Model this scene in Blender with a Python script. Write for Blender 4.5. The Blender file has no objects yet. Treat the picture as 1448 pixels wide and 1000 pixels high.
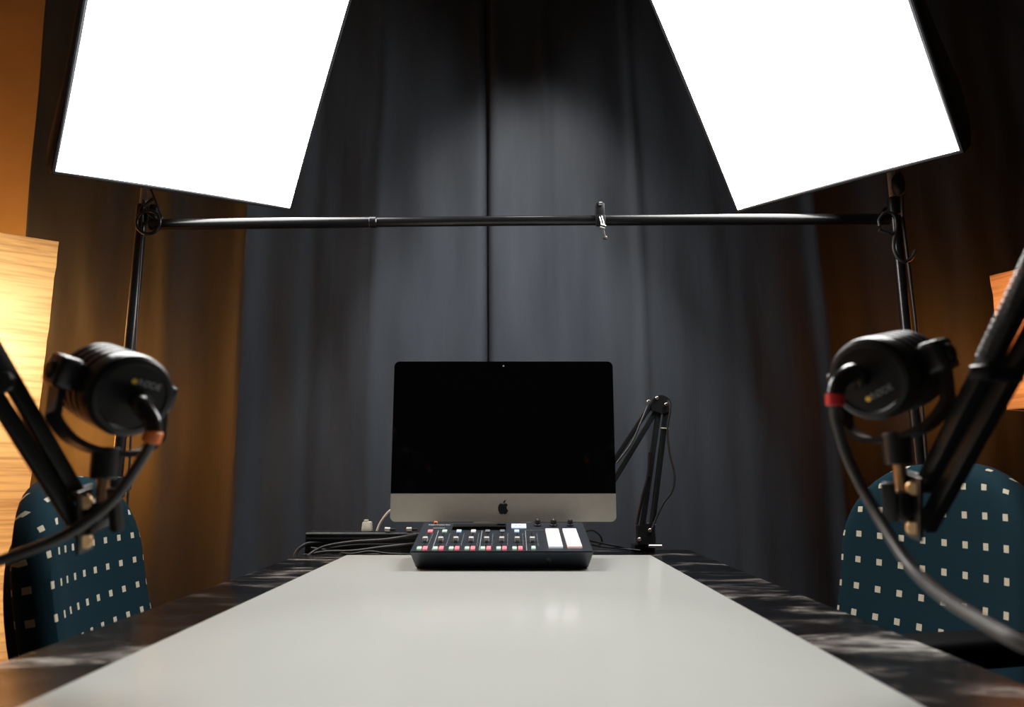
import bpy, bmesh, math, random
from mathutils import Vector, Matrix, Quaternion
random.seed(7)
V = Vector
scn = bpy.context.scene
COL = scn.collection
PI = math.pi

# ------------------------------------------------------------------ camera
TILT = math.atan(.177)
CAM = V((0, 0, .92))
FW = V((0, math.cos(TILT), math.sin(TILT)))
UP = V((0, -math.sin(TILT), math.cos(TILT)))
def P(u, v, d):                     # survey: sight line (u,v) at depth d -> a point of the room
    return CAM + d * (FW + V((1, 0, 0)) * ((u - 724) / 1000) + UP * ((500 - v) / 1000))
def PY(u, v, y):
    r = FW + V((1, 0, 0)) * ((u - 724) / 1000) + UP * ((500 - v) / 1000)
    return CAM + r * (y / r.y)
cd = bpy.data.cameras.new('camera'); cam = bpy.data.objects.new('camera', cd); COL.objects.link(cam)
cam.location = CAM; cam.rotation_euler = (PI / 2 + TILT, 0, 0)
cd.sensor_width = 36; cd.lens = 36 * 1000 / 1448; cd.clip_start = .02
cd.dof.use_dof = True; cd.dof.focus_distance = 1.66; cd.dof.aperture_fstop = 4.0
scn.camera = cam
scn.view_settings.view_transform = 'Standard'
scn.view_settings.look = 'None'
scn.view_settings.use_curve_mapping = True
_cm = scn.view_settings.curve_mapping; _c = _cm.curves[3]
_c.points[0].location = (0, 0); _c.points[-1].location = (1, 1)
for _p in ((.012, .0098), (.05, .047), (.12, .125), (.5, .56)): _c.points.new(*_p)
_cm.update()

# ------------------------------------------------------------------ materials
def nodes(name):
    m = bpy.data.materials.new(name); m.use_nodes = True
    return m, m.node_tree.nodes, m.node_tree.links
def mat(name, col, rough=.5, metal=0., spec=.5, noise=.12, scale=60, bump=0., coat=0.):
    m, N, L = nodes(name); b = N['Principled BSDF']
    b.inputs['Roughness'].default_value = rough; b.inputs['Metallic'].default_value = metal
    b.inputs['Specular IOR Level'].default_value = spec
    b.inputs['Coat Weight'].default_value = coat
    tc = N.new('ShaderNodeTexCoord'); nz = N.new('ShaderNodeTexNoise'); nz.inputs['Scale'].default_value = scale
    nz.inputs['Detail'].default_value = 4
    L.new(tc.outputs['Object'], nz.inputs['Vector'])
    r = N.new('ShaderNodeValToRGB')
    r.color_ramp.elements[0].position = .3; r.color_ramp.elements[1].position = .7
    r.color_ramp.elements[0].color = (*[c * (1 - noise) for c in col], 1)
    r.color_ramp.elements[1].color = (*[min(1, c * (1 + noise)) for c in col], 1)
    L.new(nz.outputs['Fac'], r.inputs['Fac']); L.new(r.outputs['Color'], b.inputs['Base Color'])
    if bump:
        bp = N.new('ShaderNodeBump'); bp.inputs['Strength'].default_value = bump; bp.inputs['Distance'].default_value = .002
        L.new(nz.outputs['Fac'], bp.inputs['Height']); L.new(bp.outputs['Normal'], b.inputs['Normal'])
    return m
def glow(name, col, s):
    m, N, L = nodes(name); b = N['Principled BSDF']
    b.inputs['Base Color'].default_value = (*col, 1)
    b.inputs['Emission Color'].default_value = (*col, 1); b.inputs['Emission Strength'].default_value = s
    return m

M = {}
M['black'] = mat('black_powder_coat', (.012, .013, .015), .38, bump=.05, scale=400)
M['satin'] = mat('black_satin_paint', (.014, .014, .016), .28)
M['micblack'] = mat('black_microphone_enamel', (.012, .012, .014), .36, spec=.32)
M['rubber'] = mat('black_rubber', (.016, .016, .017), .5)
M['cable'] = mat('black_cable_sheath', (.028, .028, .03), .42)
M['greycable'] = mat('grey_cable_sheath', (.06, .06, .062), .4)
M['plastic'] = mat('dark_plastic', (.02, .022, .026), .45)
M['steel'] = mat('bright_steel', (.62, .6, .57), .3, 1)
M['polesteel'] = mat('grey_pole_steel', (.5, .49, .47), .45, .3)
M['chrome'] = mat('chrome', (.75, .75, .76), .15, 1)
M['brass'] = mat('brass', (.62, .42, .24), .3, 1)
M['goldpaint'] = mat('gold_paint', (.75, .5, .08), .4)
M['whitepaint'] = mat('white_paint', (.8, .8, .8), .5)
M['greypaint'] = mat('grey_print', (.3, .32, .34), .5)
M['greenpaint'] = mat('green_grey_print', (.25, .3, .25), .5)
M['alu'] = mat('brushed_aluminium', (.46, .43, .385), .42, .75, noise=.03)
M['glass'] = mat('black_glass', (.0012, .0013, .0016), .06, spec=.35, noise=.02)
M['logo'] = mat('black_logo', (.004, .004, .005), .3)
M['mixer'] = mat('mixer_shell', (.026, .032, .04), .42, noise=.06)
M['mixerfront'] = mat('mixer_front', (.02, .026, .034), .42, noise=.06)
M['slot'] = mat('fader_slot', (.003, .003, .003), .6)
M['cap'] = mat('fader_cap', (.55, .54, .53), .4)
M['whiteplug'] = mat('white_plastic', (.72, .7, .6), .35)
M['red'] = mat('red_band', (.55, .03, .03), .45)
M['orange'] = mat('orange_band', (.62, .17, .04), .45)
M['shell'] = mat('softbox_fabric', (.012, .013, .016), .6, bump=.3, scale=90)
M['silverlining'] = mat('silver_lining', (.6, .6, .62), .35, .6)
M['armpad'] = mat('black_armrest_foam', (.002, .002, .0025), .55, spec=.12)
M['chairshell'] = mat('chair_plastic', (.008, .008, .009), .45)
M['wallpaint'] = mat('beige_wall_paint', (.68, .50, .28), .75, noise=.04, scale=8, bump=.1)
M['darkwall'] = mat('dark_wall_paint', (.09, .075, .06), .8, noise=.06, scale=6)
M['ceil'] = mat('ceiling_paint', (.16, .15, .14), .85, noise=.04, scale=6)
M['tableedge'] = mat('table_leg_metal', (.03, .03, .032), .4)
M['lampbase'] = mat('dark_stained_wood', (.05, .025, .012), .5)
M['bulb'] = glow('bulb_glow', (1, .66, .32), 6)
M['pinkled'] = glow('pink_button', (.8, .18, .22), .55)
M['greenled'] = glow('pale_green_button', (.45, .62, .48), .35)
M['whiteled'] = glow('white_button', (.7, .68, .68), .35)
M['blueled'] = glow('pale_blue_button', (.45, .6, .85), .4)
M['dimled'] = mat('unlit_button', (.16, .18, .2), .5)
M['padwhite'] = glow('white_pad', (.82, .76, .76), .32)
M['padblue'] = glow('bluish_white_pad', (.72, .76, .85), .34)
M['padpink'] = glow('pinkish_pad', (.9, .62, .58), .34)
M['display'] = glow('lit_display', (.55, .66, .9), .75)

def carpet():
    return mat('dark_carpet', (.035, .032, .032), .95, noise=.4, scale=220, bump=.5)
M['carpet'] = carpet()

def curtain_mat():
    m, N, L = nodes('charcoal_curtain_cloth'); b = N['Principled BSDF']
    b.inputs['Roughness'].default_value = .75; b.inputs['Specular IOR Level'].default_value = .1
    b.inputs['Sheen Weight'].default_value = .0
    tc = N.new('ShaderNodeTexCoord'); mp = N.new('ShaderNodeMapping'); mp.inputs['Scale'].default_value = (5, 5, .7)
    nz = N.new('ShaderNodeTexNoise'); nz.inputs['Scale'].default_value = 1.6; nz.inputs['Detail'].default_value = 6
    r = N.new('ShaderNodeValToRGB')
    r.color_ramp.elements[0].position = .3; r.color_ramp.elements[1].position = .75
    r.color_ramp.elements[0].color = (.048, .0565, .070, 1); r.color_ramp.elements[1].color = (.073, .0835, .100, 1)
    L.new(tc.outputs['Object'], mp.inputs['Vector']); L.new(mp.outputs['Vector'], nz.inputs['Vector'])
    L.new(nz.outputs['Fac'], r.inputs['Fac']); L.new(r.outputs['Color'], b.inputs['Base Color'])
    n2 = N.new('ShaderNodeTexNoise'); n2.inputs['Scale'].default_value = 9; n2.inputs['Detail'].default_value = 5; n2.inputs['Distortion'].default_value = .6
    mp2 = N.new('ShaderNodeMapping'); mp2.inputs['Scale'].default_value = (1.6, 1, .35)
    L.new(tc.outputs['Object'], mp2.inputs['Vector']); L.new(mp2.outputs['Vector'], n2.inputs['Vector'])
    bp = N.new('ShaderNodeBump'); bp.inputs['Strength'].default_value = .16; bp.inputs['Distance'].default_value = .02
    L.new(n2.outputs['Fac'], bp.inputs['Height']); L.new(bp.outputs['Normal'], b.inputs['Normal'])
    return m
M['curtain'] = curtain_mat()

TOFF = (3.1, 2.2)
def table_mat():
    m, N, L = nodes('dark_streaked_laminate'); b = N['Principled BSDF']
    b.inputs['Roughness'].default_value = .33
    tc = N.new('ShaderNodeTexCoord'); mp = N.new('ShaderNodeMapping')
    mp.inputs['Scale'].default_value = (3.8, 10, 4); mp.inputs['Location'].default_value = (TOFF[0], TOFF[1], 0); mp.inputs['Rotation'].default_value = (0, 0, -.25)
    nz = N.new('ShaderNodeTexNoise'); nz.inputs['Scale'].default_value = 1.15; nz.inputs['Detail'].default_value = 9
    nz.inputs['Roughness'].default_value = .55; nz.inputs['Distortion'].default_value = .9
    r = N.new('ShaderNodeValToRGB'); e = r.color_ramp.elements
    e[0].position = .46; e[0].color = (.004, .005, .007, 1); e[1].position = .68; e[1].color = (.46, .45, .42, 1)
    k = e.new(.52); k.color = (.015, .017, .02, 1)
    k = e.new(.57); k.color = (.10, .085, .08, 1)
    b.inputs['Specular IOR Level'].default_value = .25
    L.new(tc.outputs['Object'], mp.inputs['Vector']); L.new(mp.outputs['Vector'], nz.inputs['Vector'])
    L.new(nz.outputs['Fac'], r.inputs['Fac'])
    gm = N.new('ShaderNodeMapping'); gm.inputs['Scale'].default_value = (22, 70, 20); gm.inputs['Rotation'].default_value = (0, 0, .3)
    gn = N.new('ShaderNodeTexNoise'); gn.inputs['Scale'].default_value = 1.; gn.inputs['Detail'].default_value = 6; gn.inputs['Distortion'].default_value = 1.2
    L.new(tc.outputs['Object'], gm.inputs['Vector']); L.new(gm.outputs['Vector'], gn.inputs['Vector'])
    gr = N.new('ShaderNodeMapRange'); gr.inputs['From Min'].default_value = .36; gr.inputs['From Max'].default_value = .66
    gr.inputs['To Min'].default_value = .25; gr.inputs['To Max'].default_value = 1.25
    L.new(gn.outputs['Fac'], gr.inputs['Value'])
    gx = N.new('ShaderNodeMix'); gx.data_type = 'RGBA'; gx.blend_type = 'MULTIPLY'; gx.inputs[0].default_value = 1
    L.new(r.outputs['Color'], gx.inputs[6]); L.new(gr.outputs['Result'], gx.inputs[7]); L.new(gx.outputs[2], b.inputs['Base Color'])
    n2 = N.new('ShaderNodeTexNoise'); n2.inputs['Scale'].default_value = 2.2; n2.inputs['Detail'].default_value = 3
    L.new(mp.outputs['Vector'], n2.inputs['Vector'])
    mr = N.new('ShaderNodeMapRange'); mr.inputs['To Min'].default_value = .14; mr.inputs['To Max'].default_value = .34
    L.new(n2.outputs['Fac'], mr.inputs['Value']); L.new(mr.outputs['Result'], b.inputs['Roughness'])
    return m
M['table'] = table_mat()

def board_mat():
    m = mat('glossy_white_board', (.645, .66, .63), .16, spec=.5, noise=.015, scale=3)
    return m
M['board'] = board_mat()

def paper(name, warm):
    m, N, L = nodes(name)
    for n in list(N):
        if n.type != 'OUTPUT_MATERIAL': N.remove(n)
    out = N['Material Output']
    tc = N.new('ShaderNodeTexCoord'); mp = N.new('ShaderNodeMapping'); mp.inputs['Scale'].default_value = (3.2, 3.2, 55)
    nz = N.new('ShaderNodeTexNoise'); nz.inputs['Scale'].default_value = 1.5; nz.inputs['Detail'].default_value = 5; nz.inputs['Distortion'].default_value = .5
    r = N.new('ShaderNodeValToRGB'); e = r.color_ramp.elements
    e[0].position = .33; e[0].color = (*[c * .62 for c in warm], 1); e[1].position = .56; e[1].color = (*warm, 1)
    L.new(tc.outputs['Object'], mp.inputs['Vector']); L.new(mp.outputs['Vector'], nz.inputs['Vector']); L.new(nz.outputs['Fac'], r.inputs['Fac'])
    t = N.new('ShaderNodeBsdfTranslucent'); d = N.new('ShaderNodeBsdfDiffuse'); mx = N.new('ShaderNodeMixShader'); mx.inputs[0].default_value = .25
    L.new(r.outputs['Color'], t.inputs['Color']); L.new(r.outputs['Color'], d.inputs['Color'])
    bp = N.new('ShaderNodeBump'); bp.inputs['Strength'].default_value = .25; bp.inputs['Distance'].default_value = .003
    L.new(nz.outputs['Fac'], bp.inputs['Height']); L.new(bp.outputs['Normal'], d.inputs['Normal'])
    L.new(t.outputs[0], mx.inputs[1]); L.new(d.outputs[0], mx.inputs[2]); L.new(mx.outputs[0], out.inputs['Surface'])
    return m
M['paper'] = paper('warm_rice_paper', (.86, .72, .52))
M['paper2'] = paper('amber_rice_paper', (.85, .55, .33))

def chair_fabric():
    m, N, L = nodes('teal_cloth_with_beige_rectangles'); b = N['Principled BSDF']
    b.inputs['Roughness'].default_value = .9; b.inputs['Specular IOR Level'].default_value = .15
    tc = N.new('ShaderNodeTexCoord')
    sp = N.new('ShaderNodeSeparateXYZ'); L.new(tc.outputs['UV'], sp.inputs[0])
    def mth(op, a, bb=None, c=None):
        n = N.new('ShaderNodeMath'); n.operation = op
        for i, x in enumerate((a, bb, c)):
            if x is None: continue
            if hasattr(x, 'node'): L.new(x, n.inputs[i])
            else: n.inputs[i].default_value = x
        return n.outputs[0]
    def cell(x, pitch, w, off):
        f = mth('FRACT', mth('ADD', mth('DIVIDE', x, pitch), off))
        return mth('LESS_THAN', mth('ABSOLUTE', mth('SUBTRACT', f, .5)), w / pitch / 2)
    fac = mth('MULTIPLY', cell(sp.outputs['X'], .05, .0125, .0), cell(sp.outputs['Y'], .0535, .0125, .35))
    nz = N.new('ShaderNodeTexNoise'); nz.inputs['Scale'].default_value = 500
    L.new(tc.outputs['Object'], nz.inputs['Vector'])
    mx = N.new('ShaderNodeMix'); mx.data_type = 'RGBA'
    L.new(fac, mx.inputs[0]); mx.inputs[6].default_value = (.008, .029, .041, 1); mx.inputs[7].default_value = (.52, .48, .38, 1)
    m2 = N.new('ShaderNodeMix'); m2.data_type = 'RGBA'; m2.blend_type = 'MULTIPLY'; m2.inputs[0].default_value = .5
    L.new(mx.outputs[2], m2.inputs[6]); L.new(nz.outputs['Color'], m2.inputs[7])
    mul = N.new('ShaderNodeMix'); mul.data_type = 'RGBA'
    L.new(nz.outputs['Fac'], mul.inputs[0]); L.new(mx.outputs[2], mul.inputs[6]); L.new(mx.outputs[2], mul.inputs[7])
    L.new(mul.outputs[2], b.inputs['Base Color'])
    bp = N.new('ShaderNodeBump'); bp.inputs['Strength'].default_value = .35; bp.inputs['Distance'].default_value = .001
    L.new(nz.outputs['Fac'], bp.inputs['Height']); L.new(bp.outputs['Normal'], b.inputs['Normal'])
    return m
M['chairfabric'] = chair_fabric()

# ------------------------------------------------------------------ mesh tools
ROOT = {}
def spline(pts, n=8):
    pts = [V(p) for p in pts]
    if len(pts) < 3: return pts
    q = [pts[0] * 2 - pts[1]] + pts + [pts[-1] * 2 - pts[-2]]
    out = []
    for i in range(1, len(q) - 2):
        a, b, c, d = q[i - 1:i + 3]
        for k in range(n):
            t = k / n
            out.append(.5 * ((2 * b) + (c - a) * t + (2 * a - 5 * b + 4 * c - d) * t * t + (3 * b - a - 3 * c + d) * t ** 3))
    out.append(pts[-1]); return out
class MB:
    def __init__(s): s.bm = bmesh.new()
    def add(s, bm, mx=None):
        me = bpy.data.meshes.new('t'); 
        if mx is not None: bm.transform(mx)
        bm.to_mesh(me); bm.free(); s.bm.from_mesh(me); bpy.data.meshes.remove(me); return s
    def box(s, c, size, bev=.002, mx=None, seg=2, taper=None):
        b = bmesh.new(); bmesh.ops.create_cube(b, size=1)
        for v in b.verts:
            v.co = V((v.co.x * size[0], v.co.y * size[1], v.co.z * size[2]))
            if taper and v.co.z > 0: v.co.x *= taper[0]; v.co.y *= taper[1]
        if bev: bmesh.ops.bevel(b, geom=b.edges[:], offset=min(bev, min(size) * .45), segments=seg, affect='EDGES', profile=.6)
        t = Matrix.Translation(V(c))
        return s.add(b, (mx @ t) if mx is not None else t)
    def bar(s, a, b_, w, h=None, bev=.002, up=V((0, 0, 1))):
        a, b_ = V(a), V(b_); z = (b_ - a); l = z.length; z.normalize()
        x = up.cross(z)
        if x.length < .05: x = V((1, 0, 0)).cross(z)
        x.normalize(); y = z.cross(x)
        mx = Matrix((x, y, z)).transposed().to_4x4(); mx.translation = (a + b_) / 2
        return s.box((0, 0, 0), (w, h or w, l), bev, mx)
    def tube(s, pts, r, seg=12, smooth=True, n=8, cap=True):
        pts = spline(pts, n) if smooth else [V(p) for p in pts]
        N_ = len(pts); rr = r if callable(r) else (lambda t: r)
        tang = []
        for i in range(N_):
            t = pts[min(i + 1, N_ - 1)] - pts[max(i - 1, 0)]; tang.append(t.normalized())
        x = tang[0].orthogonal().normalized(); rings = []
        for i in range(N_):
            if i: x = (tang[i - 1].rotation_difference(tang[i])) @ x
            x = (x - tang[i] * x.dot(tang[i])).normalized(); y = tang[i].cross(x); q = rr(i / max(1, N_ - 1))
            rings.append([s.bm.verts.new(pts[i] + (x * math.cos(2 * PI * k / seg) + y * math.sin(2 * PI * k / seg)) * q) for k in range(seg)])
        for a, b in zip(rings, rings[1:]):
            for k in range(seg): s.bm.faces.new((a[k], a[(k + 1) % seg], b[(k + 1) % seg], b[k]))
        if cap: s.bm.faces.new(rings[0][::-1]); s.bm.faces.new(rings[-1])
        return s
    def cyl(s, a, b, r, r2=None, seg=24, bev=0):
        a, b = V(a), V(b); l = (b - a).length; r2 = r if r2 is None else r2; e = min(bev, l * .4)
        prof = [(r, 0), (r2, l)] if not e else [(r - e, 0), (r, e), (r2, l - e), (r2 - e, l)]
        return s.lathe(prof, a, b - a, seg)
    def lathe(s, prof, o, axis, seg=32, cap=True):
        z = V(axis).normalized(); x = z.orthogonal().normalized(); y = z.cross(x); o = V(o); rings = []
        for r, h in prof:
            rings.append([s.bm.verts.new(o + z * h + (x * math.cos(2 * PI * k / seg) + y * math.sin(2 * PI * k / seg)) * max(r, 1e-5)) for k in range(seg)])
        for a, b in zip(rings, rings[1:]):
            for k in range(seg): s.bm.faces.new((a[k], a[(k + 1) % seg], b[(k + 1) % seg], b[k]))
        if cap: s.bm.faces.new(rings[0][::-1]); s.bm.faces.new(rings[-1])
        return s
    def torus(s, c, R, r, nrm, seg=40, a0=0, a1=2 * PI, rs=10):
        z = V(nrm).normalized(); x = z.orthogonal().normalized(); y = z.cross(x)
        n = max(6, int(seg * (a1 - a0) / (2 * PI)))
        pts = [V(c) + (x * math.cos(a0 + (a1 - a0) * k / n) + y * math.sin(a0 + (a1 - a0) * k / n)) * R for k in range(n + 1)]
        return s.tube(pts, r, rs, smooth=False)
    def poly(s, pts, thick, mx=Matrix()):
        b = bmesh.new(); vs = [b.verts.new((p[0], 0, p[1])) for p in pts]; f = b.faces.new(vs)
        r = bmesh.ops.extrude_face_region(b, geom=[f]); 
        for v in [g for g in r['geom'] if isinstance(g, bmesh.types.BMVert)]: v.co.y += thick
        bmesh.ops.triangulate(b, faces=[f for f in b.faces if len(f.verts) > 4])
        return s.add(b, mx)
    def quadstrip(s, grid):
        vs = [[s.bm.verts.new(p) for p in row] for row in grid]
        for a, b in zip(vs, vs[1:]):
            for k in range(len(a) - 1): s.bm.faces.new((a[k], a[k + 1], b[k + 1], b[k]))
        return s
    def build(s, name, m, parent=None, smooth=True, angle=40, recalc=True):
        if recalc: bmesh.ops.recalc_face_normals(s.bm, faces=s.bm.faces[:])
        me = bpy.data.meshes.new(name); s.bm.to_mesh(me); s.bm.free()
        if smooth:
            me.shade_smooth()
            me.set_sharp_from_angle(angle=math.radians(angle))
        me.materials.append(M[m] if isinstance(m, str) else m)
        o = bpy.data.objects.new(name, me); COL.objects.link(o)
        if parent is not None:
            me.transform(ROOT[parent].inverted()); o.parent = parent; ROOT[o] = ROOT[parent]
        return o
def text(s, size, mx, name, m, parent, align='CENTER'):
    c = bpy.data.curves.new('t', 'FONT'); c.body = s; c.size = size; c.align_x = align; c.align_y = 'CENTER'; c.extrude = .0002
    o = bpy.data.objects.new('t', c); COL.objects.link(o)
    bpy.context.view_layer.update()
    me = bpy.data.meshes.new_from_object(o); bpy.data.objects.remove(o)
    me.name = name; me.transform(mx); me.transform(ROOT[parent].inverted())
    me.materials.append(M[m]); r = bpy.data.objects.new(name, me); COL.objects.link(r); r.parent = parent; ROOT[r] = ROOT[parent]
    return r
def thing(name, label, cat, loc=(0, 0, 0), rz=0, group=None):
    o = bpy.data.objects.new(name, None); COL.objects.link(o); o.empty_display_size = .05
    o.location = loc; o.rotation_euler = (0, 0, rz)
    ROOT[o] = Matrix.Translation(V(loc)) @ Matrix.Rotation(rz, 4, 'Z')
    return tag(o, label, cat, group)
def tag(o, label, cat, group=None):
    o['label'] = label; o['category'] = cat
    if group: o['group'] = group
    return o
def solo(mb, name, m, label, cat, loc, group=None, **k):    # a thing that is one mesh, with its origin at its base
    o = mb.build(name, m, None, **k); o.data.transform(Matrix.Translation(-V(loc))); o.location = loc
    return tag(o, label, cat, group)
def struct(o): o['kind'] = 'structure'; return o
def L4(x, y, z, o):
    m = Matrix((x, y, z)).transposed().to_4x4(); m.translation = o; return m

# ------------------------------------------------------------------ room
RX, RY0, RY1, RZ = 2.7, -2.4, 3.05, 3.45
struct(MB().box((0, (RY0 + RY1) / 2, -.05), (2 * RX + .2, RY1 - RY0 + .2, .1), 0).build('floor', 'carpet', smooth=False))
struct(MB().box((0, (RY0 + RY1) / 2, RZ + .05), (2 * RX + .2, RY1 - RY0 + .2, .1), 0).build('ceiling', 'ceil', smooth=False))
struct(MB().box((0, RY1 + .05, RZ / 2), (2 * RX + .2, .1, RZ), 0).build('wall_back', 'wallpaint', smooth=False))
struct(MB().box((-RX - .05, (RY0 + RY1) / 2, RZ / 2), (.1, RY1 - RY0, RZ), 0).build('wall_left', 'wallpaint', smooth=False))
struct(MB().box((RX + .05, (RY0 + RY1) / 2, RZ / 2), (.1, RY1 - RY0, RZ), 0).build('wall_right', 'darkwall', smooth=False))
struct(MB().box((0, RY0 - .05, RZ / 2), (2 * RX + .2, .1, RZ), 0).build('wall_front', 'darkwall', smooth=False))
struct(MB().box((0, RY1 - .008, .05), (2 * RX, .016, .1), .004).build('baseboard_back', 'whitepaint'))

# ------------------------------------------------------------------ curtains
SEAM = -.083; CY = 2.3
def fold(x):
    y = .006 * math.sin(x * 17 + .8 * math.sin(x * 5)) + .004 * math.sin(x * 31 + 1.3) + .004 * math.sin(x * 9.3 + 2)
    for c, w, a in ((-.88, .04, -.03), (1.06, .03, -.022), (.42, .018, -.012), (.115, .014, -.008), (-.45, .02, -.008), (-1.2, .05, -.02), (1.4, .05, -.02), (-.67, .03, .010), (.72, .04, .008)):
        y += a * math.exp(-((x - c) / w) ** 2)
    # the centre hangs flat, the two ends fall back toward the wall
    if x < -.88: y += .30 * (-.88 - x)
    if x > .78: y += .34 * (x - .78) ** 2 / (x - .78 + .15)
    return y
def curtain(x0, x1, lean0=0, hem0=0, hem1=0):
    nx, nz = int((x1 - x0) / .0125), 66
    g = []
    for j in range(nz + 1):
        z = .015 + (3.32 - .015) * j / nz; row = []
        for i in range(nx + 1):
            x = x0 + (x1 - x0) * i / nx
            k = .75 + .5 * (1 - z / 3.32)
            y = CY + fold(x + .012 * math.sin(z * 2.2 + x * 3)) * k + .004 * math.sin(z * 9 + x * 21) * math.sin(x * 13)
            e0, e1 = (x - x0) / .03, (x1 - x) / .03
            if hem0 and e0 < 1: y += hem0 * (1 - e0) ** 2
            if hem1 and e1 < 1: y += hem1 * (1 - e1) ** 2
            row.append((x + .007 * math.sin(z * 1.7) * (1 if x0 > -1 or e1 < 1 else .4), y, z))
        g.append(row)
    mb = MB().quadstrip(g)
    return mb
c = solo(curtain(-1.86, SEAM - .003, hem1=.03), 'curtain', 'curtain', 'charcoal cloth curtain panel hanging on the left of the dark seam above the computer', 'curtain', (-.83, CY, 0), recalc=False)
c2 = solo(curtain(SEAM + .003, 2.35, hem0=.02), 'curtain', 'curtain', 'charcoal cloth curtain panel hanging on the right of the dark seam above the computer', 'curtain', (1.08, CY, 0), recalc=False)
for c_ in (c, c2):
    s = c_.modifiers.new('cloth', 'SOLIDIFY'); s.thickness = .002; s.offset = 1

# ------------------------------------------------------------------ table and white board
TZ = .743; BZ = .748
TX0, TX1, TY0, TY1 = -.502, .45, -.25, 1.85
t = thing('conference_table', 'long dark table with grey streaked top under the white board', 'table', (-.026, .8, 0))
MB().box(((TX0 + TX1) / 2, (TY0 + TY1) / 2, TZ - .014), (TX1 - TX0, TY1 - TY0, .028), .004).build('tabletop', 'table', t)
for x in (TX0 + .06, TX1 - .06):
    for y in (TY0 + .1, TY1 - .1):
        MB().box((x, y, (TZ - .028) / 2), (.05, .05, TZ - .028), .004).build('leg', 'tableedge', t)
for x in (TX0 + .06, TX1 - .06):
    MB().box((x, (TY0 + TY1) / 2, TZ - .058), (.03, TY1 - TY0 - .25, .06), .004).build('apron', 'tableedge', t)
solo(MB().box((-.031, .725, (TZ + BZ) / 2), (.696, 1.90, BZ - TZ), .0015), 'white_board', 'board', 'glossy white board lying flat along the middle of the dark table', 'board', (-.031, .70, TZ))

# ------------------------------------------------------------------ desktop computer
IX, IY = -.0205, 1.69
IZ0, IZ1 = .92 - .099, .92 + .2795
t = thing('desktop_computer', 'all-in-one desktop computer with black screen and silver chin behind the mixer', 'computer', (IX, IY + .06, TZ))
W = .528
def rrect(x0, x1, z0, z1, r0, r1, n=8):
    p = []
    for cx, cz, a, r in ((x1 - r1, z1 - r1, 0, r1), (x0 + r1, z1 - r1, PI / 2, r1), (x0 + r0, z0 + r0, PI, r0), (x1 - r0, z0 + r0, 1.5 * PI, r0)):
        if r < 1e-4: p.append((cx, cz)); continue
        for k in range(n + 1):
            q = a + PI / 2 * k / n; p.append((cx + r * math.cos(q), cz + r * math.sin(q)))
    return p
CH = IZ0 + .0645
mb = MB(); loops = []
for sc, dy in ((1, .002), (1, .008), (.985, .016), (.8, .028), (.45, .038), (.15, .042)):     # tapering rear housing
    cz = (IZ0 + IZ1) / 2
    loops.append([mb.bm.verts.new((IX + x * sc, IY + dy, cz + (z - cz) * sc)) for x, z in rrect(-W / 2, W / 2, IZ0, IZ1, .013, .013)])
for a, b in zip(loops, loops[1:]):
    for k in range(len(a)): mb.bm.faces.new((a[k], a[(k + 1) % len(a)], b[(k + 1) % len(a)], b[k]))
mb.bm.faces.new(loops[0]); mb.bm.faces.new(loops[-1][::-1])
mb.build('housing', 'alu', t)
mx = Matrix.Translation((IX, IY, 0))
MB().poly(rrect(-W / 2, W / 2, IZ0, CH, .013, 0), .003, mx).build('chin', 'alu', t)
scr = MB().poly(rrect(-W / 2, W / 2, CH + .0004, IZ1, 0, .013), .003, mx).build('screen', 'glass', t)
MB().cyl((IX, IY - .0002, IZ1 - .011), (IX, IY + .001, IZ1 - .011), .0022, seg=16).build('camera_lens', 'greypaint', scr)
ap = [(0, .36), (.1, .405), (.2, .43), (.3, .42), (.38, .37), (.44, .29), (.37, .21), (.325, .1), (.33, -.03), (.38, -.13), (.465, -.2), (.42, -.33), (.34, -.46), (.25, -.545), (.17, -.56), (.08, -.525), (0, -.51), (-.08, -.525), (-.17, -.56), (-.25, -.545), (-.35, -.45), (-.43, -.3), (-.48, -.13), (-.49, .05), (-.46, .2), (-.39, .33), (-.3, .41), (-.2, .43), (-.1, .405)]
lf = [(0, .45), (.01, .55), (.06, .66), (.14, .73), (.22, .76), (.215, .66), (.17, .55), (.09, .47)]
S = .0245; lm = Matrix.Translation((IX, IY - .0006, (IZ0 + CH) / 2 - .001)) @ Matrix.Scale(S, 4)
MB().poly(ap, .03, lm).poly(lf, .03, lm).build('logo', 'logo', t)
MB().box((IX, IY + .09, TZ + .004), (.175, .17, .006), .002).build('stand_foot', 'alu', t)
MB().bar((IX, IY + .155, TZ + .006), (IX, IY + .035, IZ0 + .13), .15, .008, up=V((0, 1, 0))).build('stand_neck', 'alu', t)

# ------------------------------------------------------------------ audio mixer
XM = -.0195
YF, ZF, YR, ZR = 1.385, .036, 1.60, .077
t = thing('audio_mixer', 'dark audio mixer with faders and two columns of white pads in front of the computer', 'audio mixer', (XM, 1.5, BZ))
mb = MB(); B = mb.bm
def ring(y, z, w): return [B.verts.new((XM - w / 2, y, BZ + z)), B.verts.new((XM + w / 2, y, BZ + z))]
fb, ft, rt, rb = ring(1.428, .0, .335), ring(YF, ZF, .35), ring(YR, ZR, .352), ring(1.62, .0, .335)
pr = [fb, ft, rt, rb]
for i in range(4):
    a, b = pr[i], pr[(i + 1) % 4]; B.faces.new((a[0], a[1], b[1], b[0]))
B.faces.new([p[0] for p in pr]); B.faces.new([p[1] for p in pr][::-1])
bmesh.ops.bevel(B, geom=B.edges[:], offset=.0025, segments=2, affect='EDGES')
mb.build('body', 'mixer', t, angle=30)
sl = V((0, YR - YF, ZR - ZF)).normalized(); nr = V((0, -sl.z, sl.y)); SLEN = math.hypot(YR - YF, ZR - ZF)
def wid(cy): return 1165 - 130 * (420 - cy) / 180
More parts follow.
